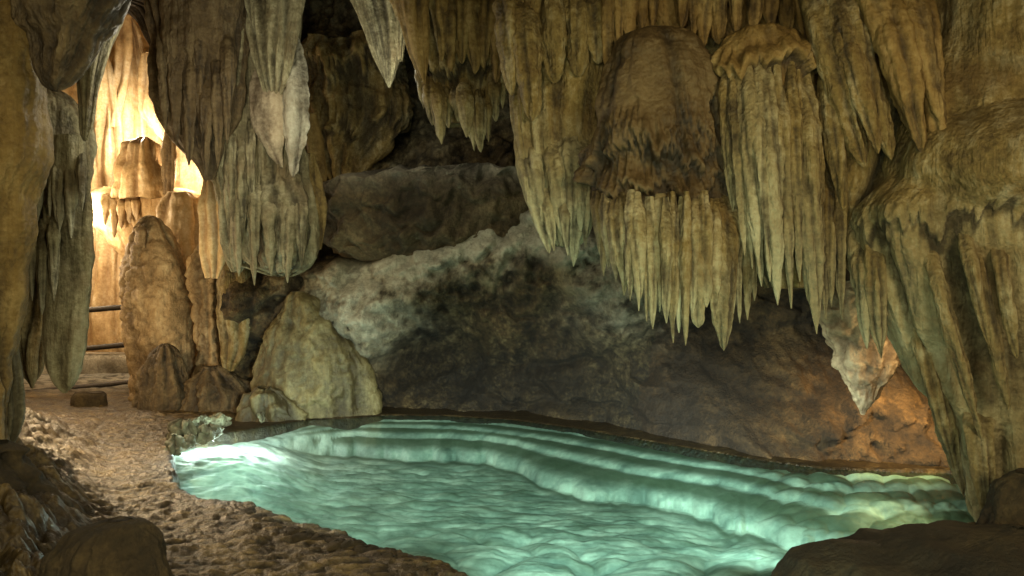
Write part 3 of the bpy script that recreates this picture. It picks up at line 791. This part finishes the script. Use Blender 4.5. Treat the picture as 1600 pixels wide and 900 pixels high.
# ------------------------------------------------------------------ back of the cave
r = root('rock_slab', 'huge flat bedded rock slab jutting from the back wall above the pale crest', 'rock slab', 660, 340, 8.8)
form('body', [(262, 700, 790), (270, 600, 850), (280, 540, 870), (292, 505, 880), (310, 492, 885), (340, 490, 880), (365, 500, 870), (388, 520, 800), (402, 560, 720), (410, 600, 660)], 9.0, M['slab'], r, ratio=0.45,
     ry_max=0.75, fl=(1.2, 0.10), rough=(2.4, 0.26, 6), shelf=(5, 0.09), lumps=(3.0, 0.14), pale=([2.75, 2.95, 3.1], [0, 0.1, 0.3]))  # top face coloured paler, as if lit
r = root('flowstone_bulge', 'mottled brown flowstone bulge hanging on the upper back wall', 'flowstone bulge', 560, 260, 9.4)
form('body', [(60, 480, 600), (90, 470, 625), (140, 470, 640), (190, 480, 640), (230, 485, 610), (262, 500, 580), (285, 520, 555)], 9.5, M['olive'], r, ratio=0.4, fl=(3, 0.10), rough=(2.4, 0.22, 6), cavlow=0.15, rims=((200, 0.12, 40, 60), (110, 0.10, 30, 50)))
form('drapery', [(180, 470, 492), (230, 474, 505), (280, 482, 508), (320, 490, 506), (340, 496, 503)], 8.9, M['ochre'], r, ratio=0.6, fl=(6, 0.04))
r = root('stalactite', 'pale grey spear stalactite hanging alone in front of the dark upper back wall', 'stalactite', 600, 0, 7.4)
form('body', [(-40, 520, 650), (0, 547, 640), (40, 566, 636), (75, 578, 631), (100, 588, 625), (120, 597, 618), (132, 604, 612), (137, 607, 610)], 7.4, G_, r, ratio=0.55, fl=(4, 0.04), to_ceiling=True, cavlow=0.1)
form('fin', [(-40, 612, 648), (20, 618, 646), (60, 620, 634), (95, 622, 629)], 7.3, G_, r, ratio=0.8, fl=(6, 0.02), to_ceiling=True)

r = root('stalactite_cluster', 'ochre stalactite cluster with a ragged two tier fringe left of the long curtain', 'stalactite cluster', 710, 0, 6.4)
form('body', [(-40, 600, 810), (0, 614, 800), (40, 630, 795), (80, 646, 790), (120, 664, 788), (150, 668, 784), (178, 672, 772), (196, 684, 755)], 6.4, O, r, ratio=0.6, fl=(3.6, 0.07), rough=(3, 0.06, 5), to_ceiling=True, shelf=(5, 0.03), rims=((112, 0.09, 18, 50),))
form('drapery', [(-30, 618, 668), (20, 624, 668), (60, 632, 668), (100, 645, 668), (122, 656, 666), (132, 661, 665)], 6.05, M['ochre'], r, ratio=0.6, fl=(6, 0.04), to_ceiling=True)
for (u, vt, v0, w) in ((705, 112, -50, 24), (722, 100, -50, 22), (740, 116, -50, 24), (758, 108, -50, 24), (690, 96, -50, 18), (775, 130, -50, 20)):
    tooth(r, u, vt, v0, w, 6.06, M['ochre'], name='rib', blunt=1, emerge=5)
for (u, vt, v0, w, dd) in ((676, 196, 120, 20, 6.1), (690, 226, 130, 22, 6.05), (702, 200, 130, 16, 6.15), (716, 190, 135, 16, 6.0), (730, 215, 130, 20, 5.95), (741, 236, 140, 15, 6.0), (752, 238, 140, 17, 5.95),
                           (764, 222, 140, 16, 6.05), (775, 190, 110, 18, 6.1), (662, 170, 100, 14, 6.2), (786, 170, 80, 16, 6.2)):
    tooth(r, u, vt, v0, w, dd, O, du=-6)

# ------------------------------------------------------------------ long curtain
r = root('flowstone_curtain', 'long pale fluted curtain ending in two points above the middle of the pool', 'flowstone curtain', 870, 0, 5.2)
form('body', [(-50, 765, 985), (0, 776, 965), (60, 782, 955), (110, 788, 948), (170, 796, 936), (220, 802, 930), (270, 812, 928), (310, 824, 928), (345, 836, 926), (370, 850, 918), (385, 862, 905)], 5.2, O, r,
     ratio=0.5, fl=(5, 0.055), fl2=(14, 0.014), to_ceiling=True, pale=([2.0, 2.4, 2.9], [0.5, 0.3, 0.0]))
for (u, vt, v0, w, dd, du, pa) in ((858, 396, 210, 30, 5.05, -34, .5), (866, 392, 280, 18, 5.0, -18, .5), (897, 417, 190, 34, 4.98, -10, .6), (880, 372, 210, 24, 4.98, -14, .35), (914, 388, 200, 26, 5.0, -4, .4), (926, 345, 160, 20, 5.1, 0, .2),
                                   (845, 372, 230, 20, 5.1, -26, .3), (828, 330, 190, 18, 5.15, -18, .2), (908, 362, 240, 18, 4.94, 0, .5), (888, 400, 300, 16, 4.93, -6, .6)):
    tooth(r, u, vt, v0, w, dd, O, du=du, pale=pa)
for (u, vt, v0, w, dd) in ((800, 150, -40, 30, 4.99), (830, 190, -40, 36, 4.95), (868, 130, -40, 34, 4.93), (905, 120, -40, 30, 4.96), (935, 100, -40, 34, 4.95)):
    tooth(r, u, vt, v0, w, dd, O, name='rib', du=-8, blunt=1, emerge=5)

# ------------------------------------------------------------------ central mass
r = root('flowstone_boss', 'big brown domed boss with drip rims and a long stalactite fringe over the pool', 'flowstone boss', 1040, 60, 4.7)
form('mass', [(46, 1000, 1045), (56, 975, 1075), (80, 957, 1105), (120, 940, 1128), (170, 930, 1145), (215, 928, 1152), (260, 932, 1156), (300, 934, 1162), (340, 934, 1172), (372, 938, 1176), (400, 948, 1172), (430, 965, 1160), (455, 990, 1145)],
     4.75, M['boss'], r, ratio=0.6, fl=(2.4, 0.04), fl2=(9, 0.016), rough=(3.2, 0.09, 6), q=1.9, rims=((268, 0.085, 42, 60), (322, 0.085, 34, 46), (205, 0.03, 60, 30)))
fr = [(938, 400, 22), (950, 420, 20), (962, 440, 20), (974, 446, 24), (985, 470, 18), (998, 486, 20), (1010, 502, 18), (1020, 514, 16), (1031, 488, 20), (1042, 505, 18), (1053, 536, 22), (1062, 520, 16), (1071, 540, 14),
      (1082, 490, 22), (1091, 512, 26), (1104, 480, 20), (1115, 500, 22), (1131, 548, 34), (1146, 490, 20), (1156, 505, 16), (1168, 500, 20), (1178, 470, 16)]
for (u, vt, w) in fr:
    a = (u - 934) / 242
    dd = 4.75 - 0.50 * math.sqrt(max(0, 1 - (2 * a - 1) ** 2)) - random.uniform(0.0, 0.08)
    tooth(r, u, vt, 306 + random.uniform(-10, 14), w, dd + 0.02, O, du=random.uniform(-7, 3), pale=random.choice((0, .1, .25, .35)), blunt=(1 if w > 25 else 0))
for i in range(15):
    u = 945 + i * 15.5 + random.uniform(-4, 4)
    a = (u - 934) / 242
    tooth(r, u, 430 + 60 * math.sin(a * 3.1) + random.uniform(-30, 10), 330, random.uniform(11, 18), 4.72 - 0.30 * math.sqrt(max(0, 1 - (2 * a - 1) ** 2)), O)

# roof drape behind the boss
r = root('roof_drapery', 'row of narrow ochre ribs hanging from the roof just above the domed boss', 'roof drapery', 1090, -30, 5.0)
form('body', [(-60, 915, 1290), (-20, 925, 1285), (10, 935, 1280), (35, 945, 1275), (55, 960, 1262), (75, 990, 1240)], 5.25, M['ochre'], r, ratio=0.35, fl=(4.5, 0.08), fl2=(12, 0.02), to_ceiling=True, cavlow=0.1)
for (u, vt, w) in ((950, 108, 18), (966, 80, 17), (985, 62, 20), (1003, 50, 18), (1020, 46, 18), (1066, 44, 22), (1084, 58, 16), (1100, 74, 22), (1124, 70, 24), (1150, 60, 22), (1178, 48, 26), (1205, 52, 22), (1230, 58, 20), (1254, 70, 18)):
    tooth(r, u, vt, -60, w, 4.85, M['ochre'], name='rib', blunt=1)

# ------------------------------------------------------------------ mushroom capped columns
r = root('capped_column', 'mushroom capped cluster of fluted columns right of the domed boss', 'column cluster', 1200, 60, 4.6)
form('cap', [(44, 1165, 1230), (52, 1145, 1250), (70, 1130, 1262), (92, 1124, 1268), (115, 1128, 1267), (140, 1136, 1264), (170, 1142, 1262)], 4.6, M['ochre'], r, ratio=0.58, fl=(3, 0.03), rough=(4, 0.07, 6), q=1.8, rims=((112, 0.09, 26, 40),))
form('core', [(100, 1140, 1262), (180, 1146, 1270), (260, 1158, 1278), (340, 1168, 1284), (410, 1178, 1288), (450, 1195, 1285)], 4.7, O, r, ratio=0.5, fl=(5, 0.06), cavlow=0.25)
for (u, vt, v0, w, du, dd, pa) in ((1144, 330, 95, 22, -8, 4.42, 0), (1163, 400, 92, 24, -20, 4.36, .1), (1190, 448, 92, 26, -26, 4.30, .3), (1215, 477, 92, 32, -22, 4.26, .35), (1236, 482, 95, 22, -22, 4.28, .1), (1250, 440, 95, 22, -16, 4.32, 0),
                                   (1277, 522, 96, 34, -26, 4.34, .1), (1262, 470, 110, 18, -16, 4.36, 0), (1176, 420, 110, 16, -20, 4.34, .15), (1290, 500, 100, 22, -30, 4.45, 0), (1203, 440, 130, 18, -20, 4.24, .3)):
    tooth(r, u, vt, v0, w, dd, O, du=du, pale=pa)

# ------------------------------------------------------------------ slanting ribs to the right
r = root('slanting_drapery', 'slanting ochre ribs sweeping down to the right above the hanging rock', 'flowstone drapery', 1360, 0, 4.4)
form('body', [(-60, 1235, 1560), (0, 1245, 1560), (60, 1262, 1560), (120, 1285, 1560), (180, 1305, 1565), (240, 1312, 1560), (300, 1310, 1540), (360, 1312, 1520), (410, 1320, 1490), (450, 1350, 1460)], 4.75, O, r, ratio=0.3, fl=(3.5, 0.08), twist=-0.35,
     to_ceiling=True, cavlow=0.15)
for (u, vt, v0, w, du, dd) in ((1352, 262, -60, 44, -92, 4.38), (1395, 250, -60, 36, -95, 4.32), (1372, 240, -40, 26, -80, 4.28), (1442, 240, -60, 44, -80, 4.22), (1408, 130, -60, 34, -60, 4.25), (1470, 190, -60, 36, -60, 4.2),
                           (1330, 250, -60, 30, -70, 4.45), (1318, 330, 80, 26, -30, 4.42), (1480, 260, -40, 30, -50, 4.25)):
    tooth(r, u, vt, v0, w, dd, M['ochre'] if u > 1400 else O, name='rib', du=du, blunt=1)
for (u, vt, v0, w, du, dd, pa) in ((1300, 480, 240, 24, -14, 4.5, 0), (1316, 500, 270, 16, -8, 4.55, .1), (1356, 545, 360, 24, -10, 4.5, .3), (1378, 560, 340, 26, -20, 4.45, .1), (1340, 470, 340, 20, -6, 4.6, .3), (1400, 520, 340, 30, -20, 4.5, 0)):
    tooth(r, u, vt, v0, w, dd, O, du=du, pale=pa)

# ------------------------------------------------------------------ massive flowstone on the right
r = root('flowstone_mass', 'massive olive flowstone at the right edge reaching down to the water', 'flowstone mass', 1540, 820, 4.3)
form('sheet', [(-60, 1455, 1900), (0, 1462, 1900), (80, 1455, 1900), (150, 1436, 1900), (220, 1410, 1900), (280, 1390, 1900), (330, 1352, 1900), (380, 1358, 1900), (430, 1374, 1900), (500, 1400, 1900), (570, 1432, 1900), (640, 1460, 1900),
               (700, 1484, 1880), (740, 1500, 1860), (770, 1512, 1840), (800, 1522, 1800), (825, 1532, 1760), (850, 1545, 1740)], 4.5, O, r, ratio=0.55, ry_max=0.85, fl=(3.2, 0.075), fl2=(9, 0.016), rough=(2.2, 0.075, 6), to_ceiling=True, twist=-0.22,
     pale=([0.2, 1.2, 2.0, 2.2], [0.25, 0.30, 0.15, 0.0]), flz=([1.7, 2.0, 2.15, 2.6, 3.4], [1.0, 0.9, 0.25, 0.3, 0.6]),
     bulges=((1540, 265, 150, 85, 0.34), (1600, 60, 130, 110, 0.16)), rims=((345, 0.032, 30, 50),))
for (u, vt, v0, w, du, dd) in ((1507, 776, 430, 26, -92, 4.36), (1535, 690, 340, 20, -96, 4.12), (1575, 640, 345, 20, -60, 4.03),
                               (1545, 540, 345, 16, -44, 4.02), (1590, 560, 345, 18, -40, 4.0), (1545, 822, 600, 30, -24, 4.16)):
    tooth(r, u, vt, v0, w, dd, O, name='fold', du=du, blunt=1, pale=0.1, emerge=7)

# ------------------------------------------------------------------ hanging backlit rock
r = root('hanging_rock', 'craggy pendant rock with a lit golden right flank hanging low over the pool', 'hanging rock', 1347, 470, 5.2)
form('body', [(440, 1300, 1380), (465, 1286, 1395), (495, 1289, 1404), (525, 1296, 1407), (550, 1304, 1405), (575, 1314, 1394), (600, 1323, 1384), (620, 1332, 1374), (634, 1338, 1364), (643, 1343, 1354), (648, 1346, 1351)], 5.6, M['stalagmite'], r, ratio=0.8,
     fl=(4, 0.03), rough=(5, 0.10, 6), lumps=(7, 0.03), cavlow=0.1, pale=0.12)
form('shank', [(330, 1320, 1400), (380, 1315, 1400), (430, 1310, 1392), (480, 1308, 1390)], 5.9, M['dark'], r, ratio=0.6, fl=(5, 0.06), rough=(4, 0.08, 5), to_ceiling=True)

# ------------------------------------------------------------------ foreground
r = root('boulder', 'low dark mound of rock filling the bottom right corner', 'boulder', 1420, 900, 3.4)
form('body', [(822, 1575, 1600), (827, 1545, 1650), (833, 1495, 1670), (840, 1440, 1690), (849, 1370, 1740), (858, 1310, 1780), (868, 1265, 1800), (890, 1235, 1820), (930, 1200, 1840), (1010, 1170, 1880)], 3.4, M['near_dark'], r, ratio=0.5, ry_max=0.62, fl=(1.8, 0.05), rough=(3.4, 0.10, 6))
r = root('boulder', 'dark smooth boulder at the right edge under the massive flowstone', 'boulder', 1590, 830, 3.8)
form('body', [(738, 1590, 1660), (752, 1570, 1690), (775, 1550, 1710), (800, 1536, 1725), (830, 1528, 1730), (870, 1522, 1740)], 3.75, M['dark'], r, ratio=0.6, fl=(1.8, 0.04), rough=(3.5, 0.08, 6))
r = root('boulder', 'round dark brown boulder in the near left corner of the path', 'boulder', 165, 900, 3.1)
form('body', [(812, 170, 205), (817, 135, 222), (830, 108, 238), (850, 88, 250), (875, 70, 260), (905, 57, 268), (950, 45, 275), (1010, 40, 280), (1080, 50, 270)], 3.1, M['dark'], r, ratio=0.7, fl=(2.2, 0.03), rough=(4.0, 0.07, 6))
r = root('boulder', 'dark ledge of rubble rock at the lower left foot of the ochre pillar', 'boulder', 30, 830, 4.0)
form('body', [(690, -90, -10), (715, -110, 25), (750, -130, 55), (790, -150, 80), (830, -160, 85), (870, -160, 80)], 4.2, M['dark'], r, ratio=0.6, fl=(2, 0.06), rough=(2.5, 0.14, 5), lumps=(4, 0.08))
r = root('rock', 'small dark block of stone lying on the path below the railing', 'rock', 141, 640, 9.1)
form('body', [(612, 122, 160), (616, 117, 166), (628, 115, 168), (640, 116, 168), (648, 118, 166)], 9.0, M['dark'], r, ratio=0.6, fl=(3, 0.02), rough=(4, 0.05, 4))

for i, (u, v, w, h, lab) in enumerate(((285, 672, 40, 30, 'pale green rock at the left corner of the pool, largest by the rim'), (312, 662, 30, 22, 'pale green rock in the middle of the pool corner pile'),
                                       (344, 654, 22, 16, 'pale lit rock at the right tip of the pool corner pile'), (272, 690, 18, 26, 'narrow upright pale rock on the pool corner'), (328, 674, 34, 18, 'flat brownish rock just above the white hot spot in the water'),
                                       (298, 686, 22, 14, 'small pale rock low in the pool corner pile'), (410, 652, 14, 10, 'tiny pale stone on the far shore beside the brown boulder'))):
    d0 = gd(v + h / 2, 0.06)
    rr_ = root('rock', lab, 'rock', u, v + h / 2, d0)
    form('body', [(v - h / 2, u - w * .15, u + w * .12), (v - h * .35, u - w * .4, u + w * .33), (v, u - w * .5, u + w * .5), (v + h * .35, u - w * .5, u + w * .5), (v + h * .7, u - w * .45, u + w * .42)], d0, M['pale_rock'], rr_, ratio=0.8,
         fl=(6, 0.03), rough=(9, 0.14, 5), lumps=(14, 0.03), q=1.6)

# crumbling rim stones of the near shore
seg = [(395, 803), (430, 818), (470, 832), (505, 842), (540, 852), (575, 862), (610, 873), (640, 882), (668, 893)]
for i in range(30):
    t = i / 29 * (len(seg) - 1); j = min(int(t), len(seg) - 2); f = t - j
    u = seg[j][0] * (1 - f) + seg[j + 1][0] * f + random.uniform(-6, 6)
    v = seg[j][1] * (1 - f) + seg[j + 1][1] * f + random.uniform(-1, 7)
    w = random.uniform(22, 44); h = w * random.uniform(0.35, 0.5)
    d0 = gd(v, 0.04)
    rr_ = root('rock', 'dark flat stone set in the crumbling near rim of the pool', 'rock', u, v, d0, group='dark stones along the near rim of the pool')
    form('body', [(v - h / 2, u - w * .12, u + w * .12), (v - h * .4, u - w * .36, u + w * .33), (v - h * .1, u - w * .5, u + w * .5), (v + h * .3, u - w * .48, u + w * .48), (v + h * .8, u - w * .4, u + w * .4)], d0, M['dark'], rr_, ratio=0.9,
         fl=(6, 0.015), rough=(6, 0.05, 4), q=2.0)


# ------------------------------------------------------------------ lights
def lamp(kind, name, loc, power, col, size=0.1, target=None, spot=None, blend=0.5):
    l = bpy.data.lights.new(name, kind); l.energy = power; l.color = col
    if kind == 'AREA': l.size = size
    else: l.shadow_soft_size = size
    if spot: l.spot_size = math.radians(spot); l.spot_blend = blend
    o = bpy.data.objects.new(name, l); COL.objects.link(o); o.location = loc
    if target is not None:
        o.rotation_euler = (Vector(target) - Vector(loc)).to_track_quat('-Z', 'Y').to_euler()
    return o


WARM = (1.0, 0.72, 0.40)
lamp('POINT', 'alcove_lamp', RP(208, 200, 11.35), 115, (1, .86, .64), 0.06)
lamp('POINT', 'alcove_lamp', RP(118, 330, 10.9), 105, (1, .82, .56), 0.08)
lamp('POINT', 'alcove_lamp', RP(300, 275, 11.3), 45, (1, .78, .48), 0.05)
lamp('POINT', 'alcove_lamp', RP(60, 380, 9.6), 110, (1, .74, .44), 0.2)
lamp('POINT', 'alcove_lamp', RP(150, 270, 10.5), 11, (1, .78, .46), 0.1)  # unseen fill added for the front of the alcove block
lamp('POINT', 'path_fill', RP(62, 500, 7.3), 120, (1, .72, .38), 0.12)  # two unseen fills added to brighten the path and stalagmite
lamp('SPOT', 'path_fill', RP(100, 470, 6.6), 160, (1, .70, .36), 0.1, RP(170, 740, 5.6), 95, 0.9)
# unseen green fills added in front of the pool
GREEN = (0.84, 1.0, 0.88)
lamp('SPOT', 'pool_fill', (-0.7, 3.5, 0.85), 850, GREEN, 0.05, (-1.7, 6.8, -0.2), 56, 1.0)
lamp('SPOT', 'pool_fill', (0.3, 2.5, 0.95), 2200, GREEN, 0.05, (0.6, 6.2, -0.25), 54, 1.0)
lamp('SPOT', 'pool_fill', (1.0, 4.0, 0.75), 720, GREEN, 0.05, (2.5, 6.3, -0.15), 72, 1.0)
for u_, v_, e_ in ((298, 698, 8), (330, 694, 11), (368, 692, 11), (405, 690, 9), (440, 689, 5)):
    lamp('POINT', 'underwater_lamp', RP(u_, v_, gd(v_, -0.045)), e_, (.97, 1.0, .93), 0.02)
lamp('SPOT', 'pool_lamp', (-3.3, 6.7, 0.9), 190, (.85, 1.0, .92), 0.4, (-1.9, 6.3, -0.3), 80, 1.0)
# warm lamps behind the flowstone mass
lamp('SPOT', 'warm_lamp', RP(1500, 560, 5.45), 300, (1, .66, .27), 0.08, RP(1390, 655, 6.3), 80, 1.0)
lamp('SPOT', 'warm_lamp', RP(1500, 640, 5.4), 120, (1, .74, .40), 0.08, RP(1420, 780, 5.0), 85, 1.0)
lamp('POINT', 'warm_lamp', RP(1428, 560, 5.15), 9, (1, .70, .34), 0.06)
# unseen low fill added to tint the hanging stone green
lamp('AREA', 'curtain_fill', (0.6, 2.6, 0.3), 36, (0.66, 1.0, 0.70), 1.4, (0.9, 5.2, 2.2))
# soft warm fills added behind the viewer
lamp('AREA', 'front_fill', (2.7, -0.6, 2.6), 170, (1.0, 0.82, 0.46), 1.4, (0.9, 5, 2.6))
lamp('AREA', 'front_fill', (-0.6, -0.9, 2.2), 165, (1.0, 0.89, 0.54), 1.6, (-3.2, 8, 2.4))
lamp('POINT', 'roof_fill', RP(600, 120, 6.9), 26, (0.98, 0.95, 0.72), 0.3)  # unseen fills added under the roof, no fixture there
lamp('POINT', 'roof_fill', RP(345, 130, 6.0), 60, (1.0, 0.91, 0.68), 0.25)


w = bpy.data.worlds.new('World'); scene.world = w; w.use_nodes = True
bg = w.node_tree.nodes['Background']
bg.inputs[0].default_value = (0.75, 0.85, 0.6, 1); bg.inputs[1].default_value = 0.018

# ------------------------------------------------------------------ camera
cd = bpy.data.cameras.new('camera'); cam = bpy.data.objects.new('camera', cd); COL.objects.link(cam)
cam.location = (0, 0, CZ); cam.rotation_euler = (math.pi / 2, 0, 0)
cd.sensor_width = 36; cd.lens = 36 * F / 1600; cd.clip_end = 200; cd.clip_start = 0.05
scene.camera = cam
scene.view_settings.view_transform = 'Standard'; scene.view_settings.look = 'None'; scene.view_settings.exposure = 0
scene.render.engine = 'CYCLES'
scene.cycles.use_denoising = True; scene.cycles.filter_width = 1.5
scene.cycles.max_bounces = 8; scene.cycles.diffuse_bounces = 4; scene.cycles.transparent_max_bounces = 12
scene.cycles.sample_clamp_indirect = 4
